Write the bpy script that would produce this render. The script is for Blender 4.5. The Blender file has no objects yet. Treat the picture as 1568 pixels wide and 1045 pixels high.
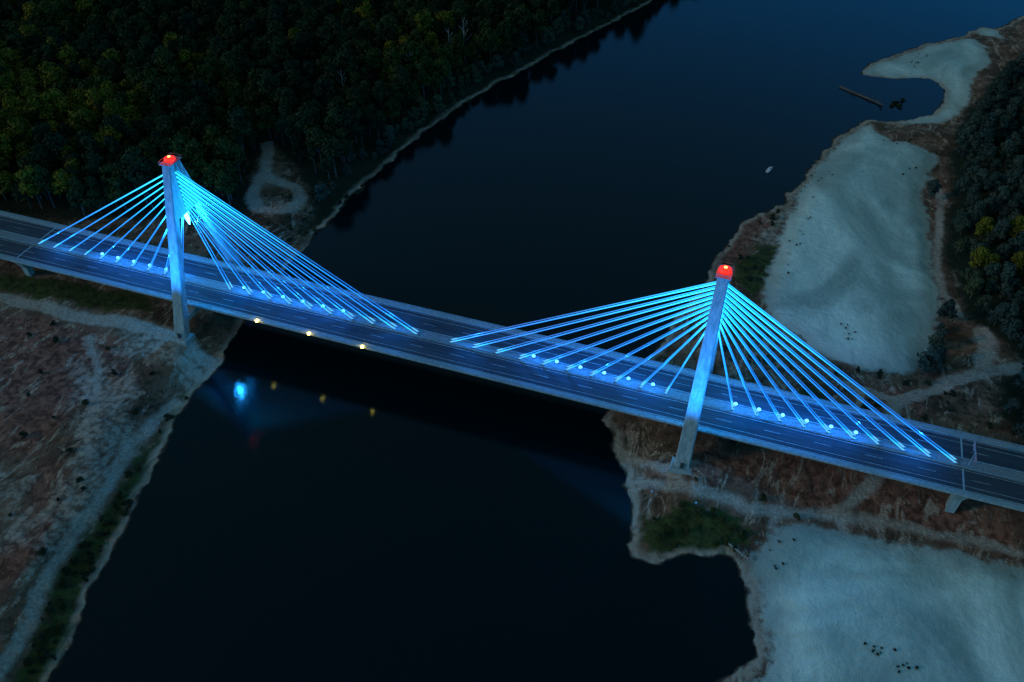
import bpy, math, random
import numpy as np
from mathutils import Vector
random.seed(7); rng=np.random.default_rng(7)
scene=bpy.context.scene
scene.view_settings.view_transform='Standard'
try: scene.view_settings.look='None'
except Exception: pass

# ---------------------------------------------------------------- camera pose (metres, bridge axis = X)
TH=math.radians(42.2); YAW=math.radians(19.2); CAM=np.array([117.4,-238.6,255.9])
R_=np.array([math.cos(YAW),math.sin(YAW),0]); F_=np.array([-math.sin(YAW),math.cos(YAW),0]); U_=np.array([0,0,1.0])
def pixel_to_world(x,y,z=0.0):
    """sight line of an image pixel -> world XY at assumed elevation z"""
    a=x-784; b=y-522.5; f=1306.
    d=R_*a+F_*(-math.sin(TH)*b+math.cos(TH)*f)+U_*(-math.cos(TH)*b-math.sin(TH)*f)
    t=(z-CAM[2])/d[2]; p=CAM+d*t
    return (p[0],p[1])
def S(pts,z=0.0): return np.array([pixel_to_world(x,y,z) for x,y in pts])

cd=bpy.data.cameras.new("camera"); cam=bpy.data.objects.new("camera",cd); scene.collection.objects.link(cam)
cam.location=CAM; cam.rotation_euler=(math.pi/2-TH,0,YAW); cd.lens=29.98; cd.sensor_width=36; cd.clip_start=1; cd.clip_end=30000
scene.camera=cam

# ---------------------------------------------------------------- node helpers
class NT:
    def __init__(s,name):
        s.m=bpy.data.materials.new(name); s.m.use_nodes=True; s.t=s.m.node_tree
        s.b=[n for n in s.t.nodes if n.type=='BSDF_PRINCIPLED'][0]; s.geo=s.n('ShaderNodeNewGeometry')
    def n(s,t): return s.t.nodes.new(t)
    def l(s,a,b): s.t.links.new(a,b)
    def val(s,sock,v):
        if isinstance(v,bpy.types.NodeSocket): s.l(v,sock)
        else: sock.default_value=v
    def noise(s,scale,detail=4,rough=.55,vec=None,dist=0):
        n=s.n('ShaderNodeTexNoise'); n.inputs['Scale'].default_value=scale; n.inputs['Detail'].default_value=detail
        n.inputs['Roughness'].default_value=rough; n.inputs['Distortion'].default_value=dist
        s.l(vec or s.geo.outputs['Position'],n.inputs['Vector']); return n.outputs['Fac']
    def mapped(s,scale,rot):
        mp=s.n('ShaderNodeMapping'); mp.inputs['Scale'].default_value=scale; mp.inputs['Rotation'].default_value=(0,0,rot); s.l(s.geo.outputs['Position'],mp.inputs['Vector']); return mp.outputs[0]
    def math(s,op,a,b=0.0,c=0.0):
        n=s.n('ShaderNodeMath'); n.operation=op; s.val(n.inputs[0],a); s.val(n.inputs[1],b); s.val(n.inputs[2],c); return n.outputs[0]
    def rng(s,v,lo,hi,a=0.,b=1.):
        n=s.n('ShaderNodeMapRange'); n.interpolation_type='SMOOTHSTEP'; s.val(n.inputs[0],v)
        for i,q in enumerate((lo,hi,a,b)): n.inputs[i+1].default_value=q
        return n.outputs[0]
    def mix(s,f,a,b,mode='MIX'):
        n=s.n('ShaderNodeMix'); n.data_type='RGBA'; n.blend_type=mode; s.val(n.inputs[0],f)
        for i,q in ((6,a),(7,b)):
            s.val(n.inputs[i], q if isinstance(q,bpy.types.NodeSocket) else (*q,1))
        return n.outputs[2]
    def attr(s,name):
        n=s.n('ShaderNodeAttribute'); n.attribute_name=name; return n.outputs['Fac']
    def bump(s,h,strength=.5,dist=.3):
        n=s.n('ShaderNodeBump'); n.inputs['Strength'].default_value=strength; n.inputs['Distance'].default_value=dist
        s.l(h,n.inputs['Height']); s.l(n.outputs[0],s.b.inputs['Normal'])
    def done(s,col=None,rough=.85,spec=.2):
        if col is not None: s.val(s.b.inputs['Base Color'], col if isinstance(col,bpy.types.NodeSocket) else (*col,1))
        s.val(s.b.inputs['Roughness'],rough); s.b.inputs['Specular IOR Level'].default_value=spec
        return s.m
def simple(name,c1,c2,scale=.8,rough=.8,spec=.25,bump=0,metal=0):
    k=NT(name); n=k.noise(scale,5,.6); c=k.mix(k.rng(n,.35,.65),c1,c2)
    if bump: k.bump(k.noise(scale*5,4),bump,.05)
    k.b.inputs['Metallic'].default_value=metal
    return k.done(c,rough,spec)
def emis(name,col,st):
    m=bpy.data.materials.new(name); m.use_nodes=True; b=[n for n in m.node_tree.nodes if n.type=='BSDF_PRINCIPLED'][0]
    b.inputs['Base Color'].default_value=(.02,.02,.02,1); b.inputs['Emission Color'].default_value=(*col,1); b.inputs['Emission Strength'].default_value=st; return m

# ---------------------------------------------------------------- mesh helpers
def obj(name,verts,faces,mat=None,parent=None,smooth=False):
    me=bpy.data.meshes.new(name); me.from_pydata([tuple(v) for v in verts],[],[tuple(f) for f in faces]); me.update()
    if smooth: me.polygons.foreach_set('use_smooth',[True]*len(me.polygons))
    o=bpy.data.objects.new(name,me); scene.collection.objects.link(o)
    if mat: me.materials.append(mat)
    if parent: o.parent=parent
    return o
def empty(name,loc=(0,0,0)):
    o=bpy.data.objects.new(name,None); scene.collection.objects.link(o); o.location=loc; return o
class MB:
    def __init__(s): s.v=[]; s.f=[]
    def box(s,x0,x1,y0,y1,z0,z1):
        k=len(s.v); s.v+=[(x,y,z) for z in (z0,z1) for x,y in ((x0,y0),(x1,y0),(x1,y1),(x0,y1))]
        s.f+=[tuple(k+i for i in q) for q in ((3,2,1,0),(4,5,6,7),(0,1,5,4),(1,2,6,5),(2,3,7,6),(3,0,4,7))]
    def loft(s,rings,cap=True):
        k=len(s.v); n=len(rings[0])
        for r in rings: s.v+=[tuple(p) for p in r]
        for i in range(len(rings)-1):
            for j in range(n):
                a=k+i*n+j; b=k+i*n+(j+1)%n; s.f.append((a,b,b+n,a+n))
        if cap: s.f.append(tuple(k+j for j in range(n))[::-1]); s.f.append(tuple(k+(len(rings)-1)*n+j for j in range(n)))
    def tube(s,p,q,r0,r1=None,n=6):
        r1=r0 if r1 is None else r1
        p=Vector(p); q=Vector(q); d=(q-p).normalized(); u=d.orthogonal().normalized(); w=d.cross(u)
        rings=[[c+(u*math.cos(2*math.pi*j/n)+w*math.sin(2*math.pi*j/n))*r for j in range(n)] for c,r in ((p,r0),(q,r1))]
        s.loft(rings)
    def make(s,name,mat=None,parent=None,smooth=False): return obj(name,s.v,s.f,mat,parent,smooth)

# ---------------------------------------------------------------- planar distance fields
def segd(P,a,b):
    ab=b-a; t=np.clip(((P-a)@ab)/max(ab@ab,1e-9),0,1); d=P-(a+t[:,None]*ab); return np.einsum('ij,ij->i',d,d)
def sdpoly(P,poly):
    d=np.full(len(P),1e18); ins=np.zeros(len(P),bool); n=len(poly)
    for i in range(n):
        a=poly[i]; b=poly[(i+1)%n]; d=np.minimum(d,segd(P,a,b))
        if abs(a[1]-b[1])>1e-9:
            c=((a[1]>P[:,1])!=(b[1]>P[:,1]))&(P[:,0]<(b[0]-a[0])*(P[:,1]-a[1])/(b[1]-a[1])+a[0]); ins^=c
    d=np.sqrt(d); return np.where(ins,d,-d)      # + inside
def sdline(P,line,w):
    d=np.full(len(P),1e18)
    for i in range(len(line)-1): d=np.minimum(d,segd(P,line[i],line[i+1]))
    return w-np.sqrt(d)
def smooth(poly,it=2,closed=True):
    for _ in range(it):
        q=[]
        n=len(poly); rngi=range(n) if closed else range(n-1)
        if not closed: q.append(poly[0])
        for i in rngi:
            a=poly[i]; b=poly[(i+1)%n]; q.append(.75*a+.25*b); q.append(.25*a+.75*b)
        if not closed: q.append(poly[-1])
        poly=np.array(q)
    return poly
def vnoise(P,scale,seed=0):
    r=np.random.default_rng(seed).random((256,256)); q=P*scale; i=np.floor(q).astype(int); f=q-i; f=f*f*(3-2*f)
    g=lambda a,b: r[(i[:,0]+a)%256,(i[:,1]+b)%256]
    return (g(0,0)*(1-f[:,0])+g(1,0)*f[:,0])*(1-f[:,1])+(g(0,1)*(1-f[:,0])+g(1,1)*f[:,0])*f[:,1]
def ss(x,a,b): t=np.clip((x-a)/(b-a),0,1); return t*t*(3-2*t)

# ---- outlines of the place in image pixels, projected to assumed elevations
left_shore=[(80,1045),(118,960),(150,900),(190,825),(215,760),(240,700),(268,655),(292,618),(330,570),(352,530),(375,500),(420,440),(465,385),(490,355),(520,325),(550,293),(580,265),(620,230),(660,197),(700,167),(740,142),(785,118),(850,80),(920,45),(1000,3),(1080,-45),(1200,-120)]
right_shore=[(1740,-40),(1640,20),(1568,20),(1530,45),(1500,40),(1485,50),(1440,62),(1380,78),(1332,95),(1314,112),(1340,121),(1400,120),(1428,124),(1444,135),(1448,150),(1440,168),(1415,180),(1365,186),(1334,181),(1310,193),(1275,215),(1255,240),(1235,268),(1205,302),(1175,322),(1140,340),(1112,368),(1092,400),(1060,455),(1010,520),(965,585),(932,630),(920,650),(938,668),(942,690),(950,722),(962,748),(974,785),(962,815),(964,850),(975,862),(1000,862),(1050,850),(1088,866),(1118,850),(1140,868),(1145,930),(1154,975),(1150,1005),(1120,1030),(1095,1048)]
L=S(left_shore); Rr=S(right_shore)
lb=L[0]; ld=(L[0]-L[1]); ld/=np.linalg.norm(ld)
Lx=np.vstack([[lb+ld*4000],[lb+ld*200],L,[L[-1]+np.array([900,900])],[L[-1]+np.array([5000,2600])]])
Rx=np.vstack([[Rr[0]+np.array([5000,1700])],[Rr[0]+np.array([900,500])],Rr,[Rr[-1]+np.array([-20,-60])],[lb+ld*200+np.array([150,0])],[lb+ld*4000+np.array([200,0])]])
river=np.vstack([Lx,Rx]); river=smooth(river,1)
sandA=smooth(S([(1335,183),(1300,205),(1262,240),(1228,285),(1208,330),(1186,385),(1162,440),(1170,475),(1225,525),(1265,545),(1330,568),(1395,572),(1425,545),(1442,480),(1440,440),(1428,390),(1422,330),(1412,285),(1445,240),(1400,222),(1352,212)],1.2),1)
sandB=smooth(S([(1314,113),(1332,97),(1380,82),(1440,64),(1490,54),(1512,75),(1516,100),(1490,118),(1484,140),(1474,172),(1440,190),(1370,190),(1400,178),(1440,170),(1450,150),(1440,130),(1420,121),(1370,117)],1.0),1)
sandC=smooth(S([(1200,802),(1250,803),(1300,815),(1400,832),(1500,852),(1568,875),(1800,930),(1900,1400),(1100,1300),(1130,1060),(1180,1020),(1172,960),(1160,905),(1150,865),(1168,822)],1.2),1)
sandD=S([(1490,38),(1530,44),(1545,60),(1500,52)],1.0)
sands=[sandA,sandB,sandC,sandD]
Z=6.5
paths=[([(-60,446),(0,455),(60,470),(130,488),(200,496),(262,512),(320,545)],3.0),
 ([(375,492),(345,535),(318,560),(296,566),(268,540)],2.0),
 ([(268,600),(215,650),(170,715),(125,785),(72,880),(38,945),(0,1010),(-50,1100)],1.5),
 ([(135,520),(150,580),(135,650),(140,700)],1.0),
 ([(985,722),(1040,742),(1120,762),(1200,771),(1290,775),(1330,748),(1345,722)],1.6),
 ([(1292,776),(1298,792),(1300,806)],1.8),([(1290,775),(1380,790),(1480,815),(1600,840)],1.1),
 ([(1190,770),(1180,790),(1200,800)],.9),([(1060,752),(1010,700),(960,690)],1.0),
 ([(1620,560),(1560,562),(1490,570),(1430,587),(1385,612),(1350,600),(1310,585)],3.0),
 ([(1385,612),(1360,640),(1340,700)],1.8),
 ([(1432,262),(1446,300),(1447,335),(1441,375),(1447,425),(1475,470)],1.5),
 ([(1505,500),(1520,530),(1500,565)],2.4),
 ([(408,222),(413,245),(405,265),(392,285),(386,305),(395,322),(420,326),(447,319),(462,303),(452,288),(430,280),(412,275),(405,268)],2.8)]
paths=[(smooth(S(p,Z),2,False),w) for p,w in paths]
greens=[S([(305,575),(262,640),(222,705),(190,770),(130,870),(95,960),(50,1060),(10,1060),(50,960),(90,880),(150,780),(200,700),(240,650),(270,600)],5),
 S([(1131,400),(1172,374),(1190,378),(1175,425),(1150,458),(1128,432)],1.5),
 S([(985,790),(1060,770),(1140,790),(1160,815),(1110,845),(1040,838),(990,830)],4),
 S([(1090,600),(1250,600),(1300,680),(1120,640)],5),
 S([(0,420),(90,430),(230,455),(240,480),(120,470),(0,440)],Z)]
pales=[S([(940,670),(965,690),(985,740),(985,800),(975,845),(1100,862),(1000,875),(950,860),(950,750)],1),
 S([(210,500),(330,545),(300,590),(240,560),(180,540)],Z),S([(110,560),(200,580),(205,650),(150,720),(80,850),(30,900),(70,800),(120,690)],Z),
 S([(0,720),(40,740),(40,830),(0,840)],Z),S([(1165,860),(1180,1000),(1150,1045),(1140,960),(1145,880)],1),
 S([(1200,305),(1235,268),(1215,330),(1180,400),(1160,440),(1165,380)],1),S([(1380,84),(1440,76),(1450,100),(1400,110)],1)]
reds=[S([(-80,470),(150,500),(190,560),(120,620),(60,700),(-80,700)],Z),S([(60,700),(130,720),(110,800),(30,900),(0,940),(-60,900),(20,800)],Z),S([(150,520),(200,520),(190,600),(150,600)],Z),
 S([(1330,575),(1410,590),(1430,640),(1350,650)],Z),S([(1425,280),(1450,250),(1455,300),(1440,420),(1450,470),(1430,480),(1440,380)],3),
 S([(1000,700),(1200,690),(1400,740),(1568,790),(1568,850),(1400,800),(1150,750),(1000,740)],Z),S([(1112,368),(1140,340),(1200,315),(1180,360),(1130,395),(1105,430)],1)]
forestL=S([(-500,330),(0,318),(110,335),(235,330),(330,325),(378,330),(372,290),(390,240),(425,215),(470,262),(488,300),(470,362),(512,308),(545,278),(580,246),(640,196),(700,150),(785,100),(850,64),(920,30),(1000,-12),(1080,-60),(1150,-110),(900,-150),(400,-150),(-600,-150)],Z)
forestR=S([(1468,235),(1480,190),(1500,160),(1530,120),(1580,80),(1800,40),(2100,60),(2100,800),(1700,740),(1568,665),(1535,640),(1545,600),(1575,560),(1535,520),(1510,495),(1480,440),(1462,380),(1470,310)],5)
forests=[forestL,forestR]

# ---------------------------------------------------------------- terrain sheet
def axis(lo,hi,step,far):
    a=list(np.arange(lo,hi,step)); s=step
    while a[-1]<far: s*=1.035 if a[-1]<hi+450 else 1.25; s=min(s,3.0) if a[-1]<hi+400 else s; a.append(a[-1]+s)
    s=step
    while a[0]>-far: s=min(s*1.035,3.0) if a[0]>lo-250 else s*1.25; a.insert(0,a[0]-s)
    return np.array(a)
ax=axis(-230,320,1.35,7000); ay=axis(-190,190,1.3,7000)
X,Y=np.meshgrid(ax,ay); P=np.stack([X.ravel(),Y.ravel()],1)
Pw=P+np.stack([vnoise(P,.11,1)-.5,vnoise(P,.11,2)-.5],1)*4.0+np.stack([vnoise(P,.4,3)-.5,vnoise(P,.4,4)-.5],1)*2.0
sdw=-sdpoly(Pw,river)
mx=lambda fn,arr: np.max([fn(a) for a in arr],axis=0)
sdsand=mx(lambda a: sdpoly(Pw,a),sands)
sdpath=mx(lambda a: sdline(P+ (Pw-P)*.7,a[0],a[1]),paths)
sdgreen=mx(lambda a: sdpoly(Pw,a),greens); sdpale=mx(lambda a: sdpoly(Pw,a),pales); sdred=mx(lambda a: sdpoly(Pw,a),reds)
sdfor=mx(lambda a: sdpoly(Pw,a),forests)
hm=1.1+5.8*ss(-sdsand,1,34)
h=np.where(sdw>0, .05+hm*ss(sdw,0,17)*(.35+.65*ss(sdw,6,26)), -2.0*ss(-sdw,0,6))
h+=np.where(sdw>0,1,0)*((vnoise(P,.05,5)-.5)*1.6*ss(-sdsand,0,20)+(vnoise(P,.35,6)-.5)*.5*ss(-sdsand,-3,6)+(vnoise(P,.03,8)-.5)*.9)*ss(sdw,1,14)
c_,s_=math.cos(.5),math.sin(.5); Pr=np.stack([P[:,0]*c_+P[:,1]*s_,(-P[:,0]*s_+P[:,1]*c_)*.45],1)
h+=ss(sdsand,0,10)*(2.0*vnoise(Pr,.045,11)+.6*vnoise(Pr,.13,12)+.18*vnoise(P,.4,13))*ss(sdw,3,20)
h=np.where(sdw>0,np.maximum(h,.04),h)
nx,ny=len(ax),len(ay)
me=bpy.data.meshes.new("ground")
me.vertices.add(nx*ny); me.vertices.foreach_set('co',np.stack([P[:,0],P[:,1],h],1).ravel().astype(np.float32))
idx=np.arange(nx*ny).reshape(ny,nx); q=np.stack([idx[:-1,:-1],idx[:-1,1:],idx[1:,1:],idx[1:,:-1]],-1).reshape(-1,4)
me.loops.add(q.size); me.loops.foreach_set('vertex_index',q.ravel().astype(np.int32))
me.polygons.add(len(q)); me.polygons.foreach_set('loop_start',(np.arange(len(q))*4).astype(np.int32)); me.polygons.foreach_set('use_smooth',np.ones(len(q),bool))
me.update(calc_edges=True); me.validate()
for nm,a in (('sdw',sdw),('sdsand',sdsand),('sdpath',sdpath),('sdgreen',sdgreen),('sdpale',sdpale),('sdred',sdred),('sdfor',sdfor)):
    at=me.attributes.new(nm,'FLOAT','POINT'); at.data.foreach_set('value',np.clip(a,-60,60).astype(np.float32))
ground=bpy.data.objects.new("ground",me); scene.collection.objects.link(ground)
def height_at(p):
    p=np.atleast_2d(p); i=np.clip(np.searchsorted(ax,p[:,0]),0,nx-1); j=np.clip(np.searchsorted(ay,p[:,1]),0,ny-1)
    return h.reshape(ny,nx)[j,i]

k=NT("ground_soil")
al=k.mapped((1,.42,1),-1.0)
nm=k.noise(.06,7,.68,dist=.8); nf=k.noise(.34,5,.66); nv=k.noise(2.2,3,.7); nw=k.noise(.13,6,.7,al,dist=1.5); ng=k.noise(.9,4,.7)
def mask(a,lo,hi,amp,n=None):
    n=n or nf
    return k.rng(k.math('ADD',k.attr(a),k.math('MULTIPLY',k.math('SUBTRACT',n,.5),amp)),lo,hi)
base=k.mix(k.rng(nm,.36,.62),(.070,.038,.022),(.22,.130,.082))
base=k.mix(k.rng(nf,.5,.66),base,(.052,.046,.024))
base=k.mix(k.math('MULTIPLY',k.rng(nw,.55,.68),.6),base,(.46,.34,.24))
base=k.mix(k.math('MULTIPLY',mask('sdred',-4,5,18,nw),.85),base,k.mix(k.rng(nf,.38,.64),(.095,.038,.026),(.34,.145,.095)))
base=k.mix(k.math('MULTIPLY',k.rng(k.noise(.10,7,.75,al,dist=2.0),.54,.61),.75),base,k.mix(k.rng(ng,.35,.65),(.32,.235,.16),(.58,.46,.34)))
base=k.mix(k.math('MULTIPLY',mask('sdpale',-4,4,34,nw),.75),base,k.mix(k.rng(nf,.38,.62),(.18,.135,.095),(.52,.45,.35)))
base=k.mix(k.math('MULTIPLY',mask('sdgreen',-1.5,1.5,10),.95),base,k.mix(k.rng(nf,.35,.65),(.018,.03,.010),(.065,.085,.022)))
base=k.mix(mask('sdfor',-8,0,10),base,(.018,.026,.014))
base=k.mix(k.math('MULTIPLY',mask('sdpath',-1.9,.9,3.8),k.rng(nm,.25,.6,.5,.9)),base,k.mix(k.rng(ng,.3,.7),(.32,.27,.21),(.50,.45,.37)))
base=k.mix(k.rng(ng,.2,.75,.18,0.),base,(.02,.018,.012))
sand=k.mix(k.rng(k.noise(.022,6,.6,k.mapped((1,.5,1),.5),dist=1.2),.34,.66),(.29,.40,.35),(.64,.80,.70))
sand=k.mix(k.math('MULTIPLY',k.rng(nf,.3,.75),.25),sand,(.28,.34,.30))
sand=k.mix(k.math('MULTIPLY',k.math('SUBTRACT',1.0,mask('sdsand',0,14,16,nm)),.45),sand,(.31,.28,.22))
sand=k.mix(k.math('MULTIPLY',k.rng(k.noise(.11,7,.78,dist=2),.65,.71),.75),sand,(.13,.13,.09))
base=k.mix(mask('sdsand',-1.4,2.2,8),base,sand)
strip=k.math('MULTIPLY',k.rng(k.attr('sdw'),.6,1.4),k.math('SUBTRACT',1.0,mask('sdw',2.0,5.0,7,nw)))
base=k.mix(k.math('MULTIPLY',strip,k.rng(nw,.36,.6,.2,.95)),base,(.42,.34,.25))
base=k.mix(k.rng(k.attr('sdw'),1.1,.1),base,(.03,.028,.02))
k.bump(k.math('ADD',nf,k.math('MULTIPLY',nv,.3)),.9,1.0)
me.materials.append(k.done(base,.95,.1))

# water
k=NT("river_water")
mp=k.mapped((1,1.6,1),.9)
hh=k.math('ADD',k.noise(.6,3,.5,mp),k.math('MULTIPLY',k.noise(2.2,2,.5,mp),.35))
k.bump(hh,.20,.14)
k.b.inputs['IOR'].default_value=1.33
k.b.inputs['Specular Tint'].default_value=(.45,.85,1,1)
water_m=k.done((.0004,.0062,.0085),k.rng(k.noise(.01,4,.6),.3,.7,.035,.06),.42)
W=9000; obj("river_water",[(-W,-W,0),(W,-W,0),(W,W,0),(-W,W,0)],[(0,1,2,3)],water_m)

# ---------------------------------------------------------------- trees
def leafmat(name,dark,mid,yel,amt=.8):
    k=NT(name); oi=k.n('ShaderNodeObjectInfo')
    c=k.mix(oi.outputs['Random'],dark,mid)
    big=k.noise(.011,4,.6); c=k.mix(k.math('MULTIPLY',k.rng(big,.46,.66),amt),c,yel)
    c=k.mix(k.rng(k.noise(.9,3),.35,.7),c,k.mix(.45,c,(.006,.012,.005)))
    return k.done(c,.8,.10)
leaf_f=leafmat("forest_leaves",(.009,.024,.013),(.026,.046,.015),(.044,.062,.009))
leaf_y=leafmat("yellowing_leaves",(.075,.080,.008),(.15,.13,.010),(.17,.13,.010))
leaf_r=leafmat("riverside_leaves",(.026,.046,.036),(.066,.090,.064),(.085,.10,.03))
leaf_s=leafmat("shrub_leaves",(.020,.032,.016),(.042,.054,.026),(.06,.07,.022))
bark=simple("bark",(.07,.06,.05),(.13,.115,.095),1.5)
palebark=simple("pale_bark",(.25,.23,.2),(.42,.38,.34),1.5)
def crown(mesh_name,seed,H,Rc,leafmat_,nl=11,per=48,leaf=1.1,trunk=True,cb=.35):
    r=np.random.default_rng(seed); V=[];Fc=[];M=[]
    lob=[]
    for i in range(nl):
        t=r.random(); a=r.random()*2*math.pi; rr=Rc*.66*math.sqrt(r.random())*(1-.55*t)
        lob.append((rr*math.cos(a),rr*math.sin(a),H*(cb+.12+(.80-cb)*t),Rc*(.34+.22*r.random())*(1-.25*t)))
    lob.append((0,0,H*.86,Rc*.38))
    for cx,cy,cz,rad in lob:
        d=r.normal(size=(per,3)); d/=np.linalg.norm(d,axis=1)[:,None]; d[:,2]=np.where(d[:,2]<-.4,-d[:,2],d[:,2])
        rad_=rad*(.78+.34*r.random(per)); c=np.array([cx,cy,cz])+d*rad_[:,None]*np.array([1,1,.9])
        for i in range(per):
            n=d[i]+r.normal(size=3)*.45; n/=np.linalg.norm(n); u=np.cross(n,r.normal(size=3)); u/=np.linalg.norm(u); w=np.cross(n,u)
            s1=leaf*(.4+.5*r.random()); s2=leaf*(.3+.4*r.random()); b=len(V)
            V+=[c[i]-u*s1,c[i]-w*s2+n*.12,c[i]+u*s1,c[i]+w*s2-n*.1]; Fc.append((b,b+1,b+2,b+3)); M.append(0)
        b=len(V); ico=[(0,0,-1),(1,0,0),(0,1,0),(-1,0,0),(0,-1,0),(0,0,1)]
        V+=[np.array([cx,cy,cz])+np.array(q)*rad*.72 for q in ico]
        for f in ((1,0,2),(2,0,3),(3,0,4),(4,0,1),(1,2,5),(2,3,5),(3,4,5),(4,1,5)): Fc.append(tuple(b+i for i in f)); M.append(0)
    if trunk:
        mb=MB(); mb.tube((0,0,-1),(0.2,.1,H*.8),H*.018,H*.006,6)
        for i in range(5):
            lx=lob[i]; mb.tube((0,0,H*(.28+.06*i)),(lx[0],lx[1],lx[2]),H*.009,H*.003,4)
        b=len(V); V+=mb.v; 
        for f in mb.f: Fc.append(tuple(b+i for i in f)); M.append(1)
    me=bpy.data.meshes.new(mesh_name); me.from_pydata([tuple(v) for v in V],[],Fc); me.update()
    me.materials.append(leafmat_); me.materials.append(bark); me.polygons.foreach_set('material_index',M); return me
def scatter(parent_name,pts,sizes,meshes,child,par=None,choice=None):
    par=par or empty(parent_name); pts=np.asarray(pts); zz=height_at(pts); ch=rng.integers(0,len(meshes),len(pts)) if choice is None else choice
    for m in range(len(meshes)):
        V=[];Fc=[]
        for i in np.where(ch==m)[0]:
            a=rng.random()*6.28; s=sizes[i]/2; c,sn=math.cos(a)*s,math.sin(a)*s; x,y=pts[i]; z=zz[i]-.05; b=len(V)
            for u,v in ((-1,-1),(1,-1),(1,1),(-1,1)): V.append((x+u*c-v*sn,y+u*sn+v*c,z))
            Fc.append((b,b+1,b+2,b+3))
        if not Fc: continue
        o=obj(child+"_positions_%d"%m,V,Fc,None,par); o.instance_type='FACES'; o.use_instance_faces_scale=True; o.instance_faces_scale=1.0
        o.show_instancer_for_render=False; o.show_instancer_for_viewport=False
        t=bpy.data.objects.new(child+"_%d"%m,meshes[m]); scene.collection.objects.link(t); t.parent=o
    return par
def jitter_fill(poly,step,inset=0.0,dens=1.0):
    lo=poly.min(0); hi=poly.max(0); gx,gy=np.meshgrid(np.arange(lo[0],hi[0],step),np.arange(lo[1],hi[1],step)); q=np.stack([gx.ravel(),gy.ravel()],1)
    q+= (rng.random(q.shape)-.5)*step*.95; q=q[rng.random(len(q))<dens]
    return q[sdpoly(q,poly)>inset]
def clear(q,dp=2.0,dw=5.0):
    m=np.ones(len(q),bool)
    for l,w in paths: m&=sdline(q,l,w)<-dp
    m&=sdpoly(q,river)<-dw
    m&=~((np.abs(q[:,1])<26))
    for s_ in sands: m&=sdpoly(q,s_)<0
    return q[m]
tf=[crown("forest_tree_a",1,19,6.8,leaf_f),crown("forest_tree_b",2,22,6.4,leaf_f,12),crown("forest_tree_c",3,16,7.2,leaf_f,10),crown("forest_tree_d",4,20,5.6,leaf_f,9),
    crown("yellowing_tree_a",1,19,6.8,leaf_y),crown("yellowing_tree_b",3,17,7.0,leaf_y)]
tr=[crown("riverside_tree_a",5,10,4.6,leaf_r,9,60,.8,True,.2),crown("riverside_tree_b",6,12,4.4,leaf_r,9,60,.8,True,.2),crown("riverside_tree_c",8,8,4.6,leaf_r,8,60,.8,True,.15)]
sh=[crown("shrub_a",9,2.6,1.7,leaf_s,6,26,.42,True,.05),crown("shrub_b",10,2.0,2.0,leaf_s,6,26,.42,True,.05)]
q=clear(jitter_fill(forestL,7.3),3,6)
q=q[rng.random(len(q))<.94]; edge=-sdpoly(q,river)
bl=edge>=10+8*vnoise(q,.05,21)
big=q[bl]; small=q[~bl]
yel=np.zeros(len(big))
for cx,cy,r_,a_ in ((30,210,60,1.),(90,140,44,.65),(110,225,25,.6),(0,150,50,.9),(620,55,40,.3),(540,50,40,.2),(130,10,70,.15),(60,40,60,.2)):
    c=np.array(pixel_to_world(cx,cy+25,Z)); yel=np.maximum(yel,a_*np.exp(-((np.linalg.norm(big-c,axis=1)/r_)**2)))
choice=np.where(rng.random(len(big))<yel,rng.integers(4,6,len(big)),rng.integers(0,4,len(big)))
scatter("forest",big,.65+.85*rng.random(len(big))**1.4,tf,"broadleaf_tree",None,choice)
q2=clear(jitter_fill(forestR,6.6,0,.93),3,5)
rip=clear(S([(1420,560),(1428,545),(1432,530),(1415,555),(1440,505),(1437,520),(1445,490),(1425,300),(1430,560),(1560,690)],3)+0,0.5,0)
q3=np.vstack([small,q2,rip])
yr=np.linalg.norm(q3-np.array(pixel_to_world(1560,400,5)),axis=1)<26
tr.append(crown("riverside_tree_yellow",5,10,4.6,leaf_y,9,60,.8,True,.2))
ch=np.where(yr&(rng.random(len(q3))<.3),3,rng.integers(0,3,len(q3)))
scatter("riverside_trees",q3,.5+.95*rng.random(len(q3)),tr,"willow_tree",None,ch)
# shrubs
sp=[jitter_fill(greens[0],3.2,0,.6),jitter_fill(greens[2],4.5,0,.35),jitter_fill(S([(0,450),(300,520),(260,620),(150,760),(0,980)],Z),9,0,.15),
    jitter_fill(S([(960,690),(1568,800),(1568,860),(1200,800),(1000,840)],Z),6,0,.3),jitter_fill(S([(1100,380),(1200,310),(1160,440),(1260,545),(1420,580),(1560,680),(1100,600),(1040,520)],3),6,0,.4),
    jitter_fill(S([(380,330),(480,270),(480,380),(300,400)],Z),5,0,.6),jitter_fill(S([(465,385),(520,322),(700,165),(1000,0),(1000,-10),(700,155),(500,320)],3),3.5,0,.7)]
sp=clear(np.vstack(sp),.6,2.5)
def tufts(cx,cy,n,sx,sy):
    return S([(cx+rng.normal()*sx,cy+rng.normal()*sy) for _ in range(n)],1.2)
tf_pts=np.vstack([tufts(1225,380,6,12,10),tufts(1240,293,7,6,14),tufts(1275,262,6,20,8),tufts(1300,515,10,10,8),tufts(1350,1000,7,14,6),tufts(1383,1025,7,10,5),tufts(1195,868,4,9,8),
   tufts(1400,90,20,14,7),tufts(1235,345,3,8,6),tufts(1400,265,3,8,6),tufts(1385,216,16,22,3),tufts(1190,840,3,10,12),tufts(1540,50,14,12,4),tufts(1210,400,5,8,18)])
pond=np.vstack([S([(1372,158),(1382,154),(1378,163),(1366,160)],.3)])
allp=np.vstack([sp,tf_pts,pond]); sz=np.concatenate([.4+.7*rng.random(len(sp)),.12+.30*rng.random(len(tf_pts)),1.0+.8*rng.random(len(pond))])
scatter("shrubs",allp,sz,sh,"shrub")
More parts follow.
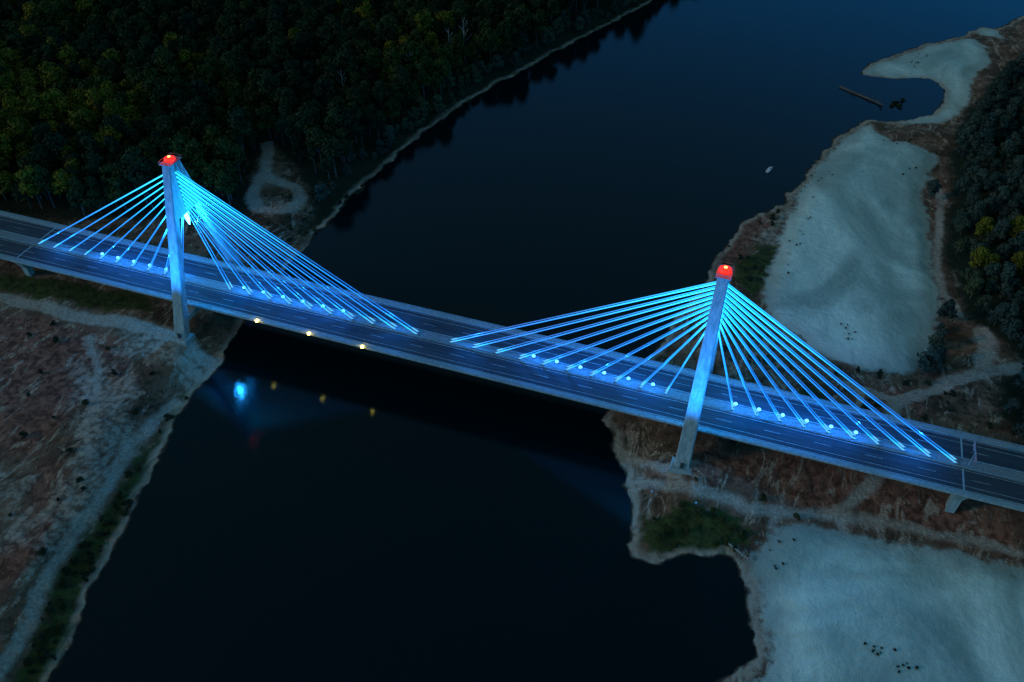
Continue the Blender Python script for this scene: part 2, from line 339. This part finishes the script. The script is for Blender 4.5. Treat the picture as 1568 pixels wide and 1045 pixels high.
def bare_tree(px,py,H):
    x,y=pixel_to_world(px,py,Z); r=random.Random(px); mb=MB(); tip=(r.uniform(-1,1),r.uniform(-1,1),H); mb.tube((0,0,-1),tip,.34,.08,6)
    for i in range(9):
        t=.4+.06*i; a=r.random()*6.28; l=H*.22*(1.3-t); b=(tip[0]*t,tip[1]*t,H*t); e=(b[0]+math.cos(a)*l,b[1]+math.sin(a)*l,b[2]+l*.9)
        mb.tube(b,e,.12,.03,4)
        for j in range(2):
            a2=a+r.uniform(-.8,.8); m_=tuple(b[c]*.4+e[c]*.6 for c in range(3)); mb.tube(m_,(m_[0]+math.cos(a2)*l*.4,m_[1]+math.sin(a2)*l*.4,m_[2]+l*.5),.06,.02,4)
    o=mb.make("bare_tree",palebark); o.location=(x,y,float(height_at((x,y))[0]))
for t in ((528,165,24),(574,135,25),(632,140,25),(712,92,28),(500,225,22),(548,150,22),(460,230,22),(690,100,24)): bare_tree(*t)

# ---------------------------------------------------------------- bridge
ZD=18.4; br=empty("cable_stayed_bridge")
def concrete(name,a,b):
    k=NT(name); v=k.mapped((1,1,.18),0)
    c=k.mix(k.rng(k.noise(.9,6,.65,v),.3,.7),a,b); k.bump(k.noise(3,4),.3,.05); return k.done(c,.8,.3)
conc=concrete("concrete",(.18,.26,.27),(.34,.43,.44)); concd=concrete("concrete_dark",(.12,.16,.17),(.20,.26,.27))
k=NT("asphalt"); v=k.mapped((.05,1.2,1),0)
c=k.mix(k.rng(k.noise(1,5,.6,v),.35,.65),(.024,.038,.050),(.048,.066,.080)); c=k.mix(k.rng(k.noise(.06,5,.7),.55,.6,0,.35),c,(.02,.026,.034)); k.bump(k.noise(6,3),.2,.02); asphalt=k.done(c,.8,.25)
paint=simple("road_paint",(.20,.28,.30),(.42,.5,.5),.7); steel=simple("galvanised_steel",(.25,.36,.39),(.4,.52,.54),1,.5,.5,0,.5)
XE=620
mb=MB(); sec=[(-15,ZD-.02),(-15,ZD-.75),(-12,ZD-1.1),(-7.5,ZD-3.0),(7.5,ZD-3.0),(12,ZD-1.1),(15,ZD-.75),(15,ZD-.02)]
mb.loft([[(x,y,z) for y,z in sec] for x in (-XE,-200,0,200,XE)]); mb.make("girder",conc,br)
mb=MB(); mb.box(-XE,XE,-13,-2.3,ZD-.1,ZD); mb.box(-XE,XE,2.3,13,ZD-.1,ZD); mb.make("carriageways",asphalt,br)
mb=MB(); mb.box(-XE,XE,-15.15,-13,ZD-.3,ZD+.16); mb.box(-XE,XE,13,15.15,ZD-.3,ZD+.16); mb.make("edge_kerbs",conc,br)
mb=MB(); mb.box(-XE,XE,-2.3,2.3,ZD-.1,ZD+.14); mb.make("median",concd,br)
mb=MB()
for y in (-12.5,-3.0,3.0,12.5): mb.box(-XE,XE,y-.10,y+.10,ZD,ZD+.012)
for y in (-6.9,6.9):
    x=-XE
    while x<XE: mb.box(x,x+6,y-.08,y+.08,ZD,ZD+.012); x+=18
for y in (-10.4,10.4): mb.box(-XE,XE,y-.08,y+.08,ZD,ZD+.012)
mb.make("lane_markings",paint,br)
def rail(y,z0,hgt,step,n,name,rr=.06):
    mb=MB(); xe=330
    for i in range(n):
        z=z0+hgt*(i+1)/n; mb.box(-xe,xe,y-rr,y+rr,z-.07,z+.07)
    x=-xe
    while x<xe: mb.box(x,x+.12,y-.05,y+.05,z0,z0+hgt-.08); x+=step
    mb.make(name,steel,br)
rail(-14.9,ZD+.16,1.15,2.0,3,"parapet_near"); rail(14.9,ZD+.16,1.15,2.0,3,"parapet_far")
def guard(y,name):
    mb=MB(); mb.box(-XE,XE,y-.06,y+.06,ZD+.5,ZD+.82); x=-XE
    while x<XE: mb.box(x,x+.12,y-.05,y+.05,ZD,ZD+.5); x+=4
    mb.make(name,steel,br)
for y,nm_ in ((-13.15,"guardrail_a"),(-2.1,"guardrail_b"),(2.1,"guardrail_c"),(13.15,"guardrail_d")): guard(y,nm_)
mb=MB()
for x in (-205,205):
    mb.box(x-.3,x+.3,-12.95,-2.35,ZD,ZD+.016); mb.box(x-.3,x+.3,2.35,12.95,ZD,ZD+.016)
mb.make("expansion_joints",steel,br)

def cablemat(name,c0,c1,s):  # floodlighting put into cable emission, stronger near sockets and pylon head
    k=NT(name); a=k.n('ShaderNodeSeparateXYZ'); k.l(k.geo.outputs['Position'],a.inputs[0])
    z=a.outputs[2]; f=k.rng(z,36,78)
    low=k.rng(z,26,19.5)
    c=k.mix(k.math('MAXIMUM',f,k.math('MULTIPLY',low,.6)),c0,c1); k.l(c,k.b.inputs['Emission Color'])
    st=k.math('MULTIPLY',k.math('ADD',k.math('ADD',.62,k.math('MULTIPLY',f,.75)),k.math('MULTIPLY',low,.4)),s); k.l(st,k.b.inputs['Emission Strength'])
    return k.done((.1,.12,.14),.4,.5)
cm=cablemat("cable_glow_front",(.008,.23,.95),(.015,.55,1.0),2.4); cm2=cablemat("cable_glow_back",(.004,.15,.72),(.01,.42,.95),1.4)
tipm=emis("cable_socket_glow",(.10,.5,1),1.3)  # sockets are no lamps; emission imitates light falling on cable ends
lens=emis("floodlight_lens",(.05,.24,1),7); cyan=emis("mast_floodlight_lens",(.045,.33,1),20); redm=emis("red_beacon_lens",(1,.012,.006),3); warm=emis("amber_lens",(1,.62,.08),22)
hotm=emis("beacon_core",(1,.45,.12),4)
def light(kind,name,loc,energy,col,par,rad=.4,aim=None,spot=60):
    l=bpy.data.lights.new(name,kind); l.energy=energy; l.color=col
    l.shadow_soft_size=rad
    o=bpy.data.objects.new(name,l); scene.collection.objects.link(o); o.parent=par; o.location=loc
    if aim is not None:
        o.rotation_euler=(Vector(aim)-Vector(loc)).to_track_quat('-Z','Y').to_euler()
        l.spot_size=math.radians(spot); l.spot_blend=.9
    return o
def floodlight(mbh,mbl,x,y,z):
    mbh.box(x-.35,x+.35,y-.25,y+.25,z,z+.25); mbh.box(x-.06,x+.06,y-.06,y+.06,z-.5,z)
    n=8; r=.78
    if mbl is None: return
    mbl.loft([[(x+math.cos(2*math.pi*j/n)*r*c,y+math.sin(2*math.pi*j/n)*r*c,z+.26+hh_) for j in range(n)] for c,hh_ in ((.8,0),(1,.2),(.85,.6),(.35,.85))])
for sx in (-1,1):
    px=sx*110.; py=empty("pylon"); py.parent=br
    zt=80.4; zb=6.0
    for sy in (-1,1):
        rings=[]
        for z,yc,hx,hy in ((zb,24.0,2.9,2.0),(18,20.4,2.65,1.85),(45,12.1,2.35,1.7),(zt,1.65,1.95,1.62)):
            c=.35; ring=[(-hx,-hy+c),(-hx+c,-hy),(hx-c,-hy),(hx,-hy+c),(hx,hy-c),(hx-c,hy),(-hx+c,hy),(-hx,hy-c)]
            rings.append([(px+a,sy*yc+b,z) for a,b in ring])
        mb=MB(); mb.loft(rings); mb.make("leg",conc,py)
        mb=MB(); mb.loft([[(px+a*4.2,sy*24.2+b*3.4,z) for a,b in ((-1,-1),(1,-1),(1,1),(-1,1))] for z in (3.5,7.2)]+[[(px+a*3.7,sy*24.1+b*2.9,7.6) for a,b in ((-1,-1),(1,-1),(1,1),(-1,1))]]); mb.make("footing",conc,py)
        mb=MB(); y0=sy*25.6; mb.box(px-.6,px+.6,y0-.3,y0+.3,7.6,9.9); mb.make("access_door",simple("door_paint",(.03,.04,.05),(.05,.06,.07)),py)
    def yi(z): return 1.65+(zt-z)*(12.1-1.65)/(zt-45)-1.4
    mb=MB(); za,zc=57.0,80.2
    mb.loft([[(px-1.25,-yi(z),z),(px+1.25,-yi(z),z),(px+1.25,yi(z),z),(px-1.25,yi(z),z)] for z in (za,68,zc)]); mb.make("head_wall",conc,py)
    mb=MB(); mb.box(px-2,px+2,-20,20,12.6,15.2); mb.make("cross_beam",conc,py)
    mb=MB(); mb.box(px-2.6,px+2.6,-3.9,3.9,zt,zt+.4); 
    for a in (-2.5,2.5):
        mb.box(px+a-.05,px+a+.05,-3.8,3.8,zt+1.4,zt+1.5)
        for b in (-3.8,0,3.8): mb.box(px+a-.05,px+a+.05,b-.05,b+.05,zt+.4,zt+1.4)
    for b in (-3.8,3.8): mb.box(px-2.45,px+2.45,b-.05,b+.05,zt+1.4,zt+1.5)
    mb.make("head_platform",concd,py)
    mb=MB(); n=10; mb.loft([[(px+math.cos(2*math.pi*j/n)*r,math.sin(2*math.pi*j/n)*r,zt+z) for j in range(n)] for r,z in ((1.6,.42),(2.2,.8),(2.1,1.6),(1.1,2.2))]); mb.make("red_beacon",redm,py,True)
    mb=MB(); mb.loft([[(px+math.cos(2*math.pi*j/n)*r,math.sin(2*math.pi*j/n)*r,zt+z) for j in range(n)] for r,z in ((.6,2.15),(.6,2.4),(.3,2.6))]); mb.make("beacon_core",hotm,py,True)
    for a in (-2.3,2.3): light('POINT',"beacon_light",(px+a,-2.0,zt+2.4),330,(1,.015,.008),py,.15)
    front=MB(); back=MB(); tips=MB(); house=MB(); lensb=MB()
    for side in (-1,1):
        main=(side!=sx)
        for i in range(10):
            d=(12.4+10.0*i) if main else (13.4+8.8*i)
            hz=19.6+38+2.05*i; ax_=px+side*d
            for yy,bb in ((-.75,front),(.85,back)):
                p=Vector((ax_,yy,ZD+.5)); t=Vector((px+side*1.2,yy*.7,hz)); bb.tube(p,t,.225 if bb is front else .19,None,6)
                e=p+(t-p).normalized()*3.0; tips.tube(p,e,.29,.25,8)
                house.box(ax_-.7,ax_+.7,yy-.35,yy+.35,ZD+.14,ZD+.7)
        for i in range(6):
            d=(18+9.8*i) if main else (14+8.8*i)
            lx=px+side*d; floodlight(house,lensb,lx,1.75,ZD+.75)
            light('POINT',"floodlight_glow",(lx,1.75,ZD+7.0),6500,(.010,.20,.9),py,.5)
        light('SPOT',"mast_uplight",(px+side*17,-3,ZD+1.8),560000,(.010,.33,1),py,.6,(px,0,69),36)
        light('SPOT',"leg_fill",(px+side*8,-40,9.5),520000,(.008,.25,1),py,.5,(px,-5,72),44)  # added ground fill that turns the near leg faces blue
        floodlight(house,None,px+side*8,-40,7.6)  # housing added for the leg fill, no glowing lens
    light('POINT',"deck_fill",(px-sx*92,0,ZD+9),8000,(.010,.22,.9),py,.5)  # added fill, no fixture: brightens deck beyond the floodlight rows
    light('POINT',"deck_fill",(px+sx*78,0,ZD+9),8000,(.010,.22,.9),py,.5)  # same added fill on the side span
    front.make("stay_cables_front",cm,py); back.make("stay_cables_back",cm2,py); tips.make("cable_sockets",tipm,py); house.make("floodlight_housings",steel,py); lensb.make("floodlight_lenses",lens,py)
    mb=MB(); n=8
    mb.loft([[(px+math.cos(2*math.pi*j/n)*r,math.sin(2*math.pi*j/n)*r,z) for j in range(n)] for r,z in ((.25,50.6),(.65,52.0),(1.1,54.4),(1.15,56.2),(.7,56.9))]); mb.make("mast_lamp",cyan,py,True)
    light('POINT',"mast_lamp_light",(px,0,49.4),40000,(.02,.36,1),py,.5)
pr=MB(); xs=[205+36*i for i in range(11)]; xs=xs+[-x for x in xs]
for x in xs:
    for sy in (-1,1):
        pr.loft([[(x+a*hx,sy*yc+b*hy,z) for a,b in ((-1,-1),(1,-1),(1,1),(-1,1))] for z,hx,hy,yc in ((2,1.4,1.3,9.6),(11.5,1.6,1.6,9.8),(15.3,1.9,3.0,10.2),(16.6,2.0,4.2,10.0))])
    pr.box(x-1.5,x+1.5,-5.4,5.4,14.2,15.35)
pr.make("piers",conc,br)
nav=MB(); navh=MB()
for px_,py_ in ((396,488),(476,507),(558,526)):
    x,_=pixel_to_world(px_,py_,19.3); n=8
    nav.loft([[(x+math.cos(2*math.pi*j/n)*r,-15.7+math.sin(2*math.pi*j/n)*r,z) for j in range(n)] for r,z in ((.3,18.7),(.6,18.9),(.6,19.6),(.25,19.9))])
    navh.box(x-.1,x+.1,-15.6,-15.15,18.4,18.6); navh.box(x-.35,x+.35,-16.05,-15.35,18.6,18.7)
    light('POINT',"navigation_lamp_light",(x,-16.0,20.2),90,(1,.65,.15),br,.2)
nav.make("navigation_lamps",warm,br); navh.make("navigation_lamp_brackets",steel,br)
g=empty("sign_gantry",(207,0,ZD)); mb=MB(); mb.tube((0,0,.1),(0,0,7.2),.2,.15,8); mb.box(-.12,.12,-5.2,5.2,6.9,7.15); mb.make("mast_and_arm",steel,g)
mb=MB(); mb.box(-.2,-.14,-5,-1.4,5.6,8.0); mb.box(-.2,-.14,1.4,5,5.6,8.0); mb.make("sign_panels",simple("sign_back",(.16,.12,.12),(.24,.18,.18)),g)

# ---------------------------------------------------------------- boat, driftwood
bx,by=pixel_to_world(1178,261,0); bt=empty("small_boat",(bx,by,0)); bt.rotation_euler=(0,0,math.radians(70))
white=simple("boat_paint",(.4,.42,.42),(.6,.6,.6),2)
mb=MB(); rings=[]
for x,w,z0 in ((-3,.9,-.1),(-1.5,1.15,-.25),(1,1.1,-.25),(2.5,.6,-.1),(3.4,.05,.25)):
    rings.append([(x,-w,.75+.06*x),(x,-w*.7,z0),(x,w*.7,z0),(x,w,.75+.06*x)])
mb.loft(rings); mb.make("hull",white,bt)
mb=MB(); mb.loft([[(-1.4,-.75,.7),(.9,-.75,.75),(.9,.75,.75),(-1.4,.75,.7)],[(-1.2,-.6,1.9),(.4,-.6,1.9),(.4,.6,1.9),(-1.2,.6,1.9)]]); mb.make("cabin",white,bt)
def drift(p0,p1,r,z,seed,m):
    a=np.array(pixel_to_world(*p0,z)); b=np.array(pixel_to_world(*p1,z)); rr=random.Random(seed); mb=MB(); A=(0,0,0); B=(b[0]-a[0],b[1]-a[1],.5); mb.tube(A,B,r,r*.5,7)
    Lg=math.hypot(B[0],B[1])
    for i in range(12):
        t=.2+.07*i; s=(B[0]*t,B[1]*t,.4*t); an=math.atan2(B[1],B[0])+rr.choice((-1,1))*rr.uniform(.4,1.0); l=Lg*.18*rr.uniform(.5,1)
        mb.tube(s,(s[0]+math.cos(an)*l,s[1]+math.sin(an)*l,s[2]+rr.uniform(.2,1.6)),r*.35,r*.1,5)
    o=mb.make("driftwood_trunk",m); o.location=(a[0],a[1],z)
drift((1286,133),(1352,162),.9,.3,1,bark); drift((1115,832),(1145,858),.3,1.4,2,palebark)

# ---------------------------------------------------------------- dusk light
w=bpy.data.worlds.new("World"); scene.world=w; w.use_nodes=True; nt=w.node_tree; bg=nt.nodes['Background']
sky=nt.nodes.new('ShaderNodeTexSky'); sky.sky_type='NISHITA'; sky.sun_disc=False; sky.sun_elevation=math.radians(14); sky.sun_rotation=math.radians(-120); sky.ozone_density=4; sky.air_density=1.2; sky.dust_density=.3
tc=nt.nodes.new('ShaderNodeTexCoord'); sp_=nt.nodes.new('ShaderNodeSeparateXYZ'); nt.links.new(tc.outputs['Generated'],sp_.inputs[0])
mr=nt.nodes.new('ShaderNodeMapRange'); mr.interpolation_type='SMOOTHSTEP'; mr.inputs[1].default_value=.25; mr.inputs[2].default_value=.75; nt.links.new(sp_.outputs[2],mr.inputs[0])
tint=nt.nodes.new('ShaderNodeMix'); tint.data_type='RGBA'; tint.inputs[6].default_value=(.12,.80,1.35,1); tint.inputs[7].default_value=(1.12,1.18,.70,1); nt.links.new(mr.outputs[0],tint.inputs[0])
mixn=nt.nodes.new('ShaderNodeMix'); mixn.data_type='RGBA'; mixn.blend_type='MULTIPLY'; mixn.inputs[0].default_value=1; nt.links.new(tint.outputs[2],mixn.inputs[7])
nt.links.new(sky.outputs[0],mixn.inputs[6]); nt.links.new(mixn.outputs[2],bg.inputs[0]); bg.inputs[1].default_value=.12
sl=bpy.data.lights.new("sun","SUN"); sl.energy=.5; sl.angle=math.radians(8); sl.color=(1,.76,.48); so=bpy.data.objects.new("sun",sl); scene.collection.objects.link(so)
d=Vector((math.sin(math.radians(-120)),math.cos(math.radians(-120)),math.tan(math.radians(20)))); so.rotation_euler=d.to_track_quat('Z','Y').to_euler()
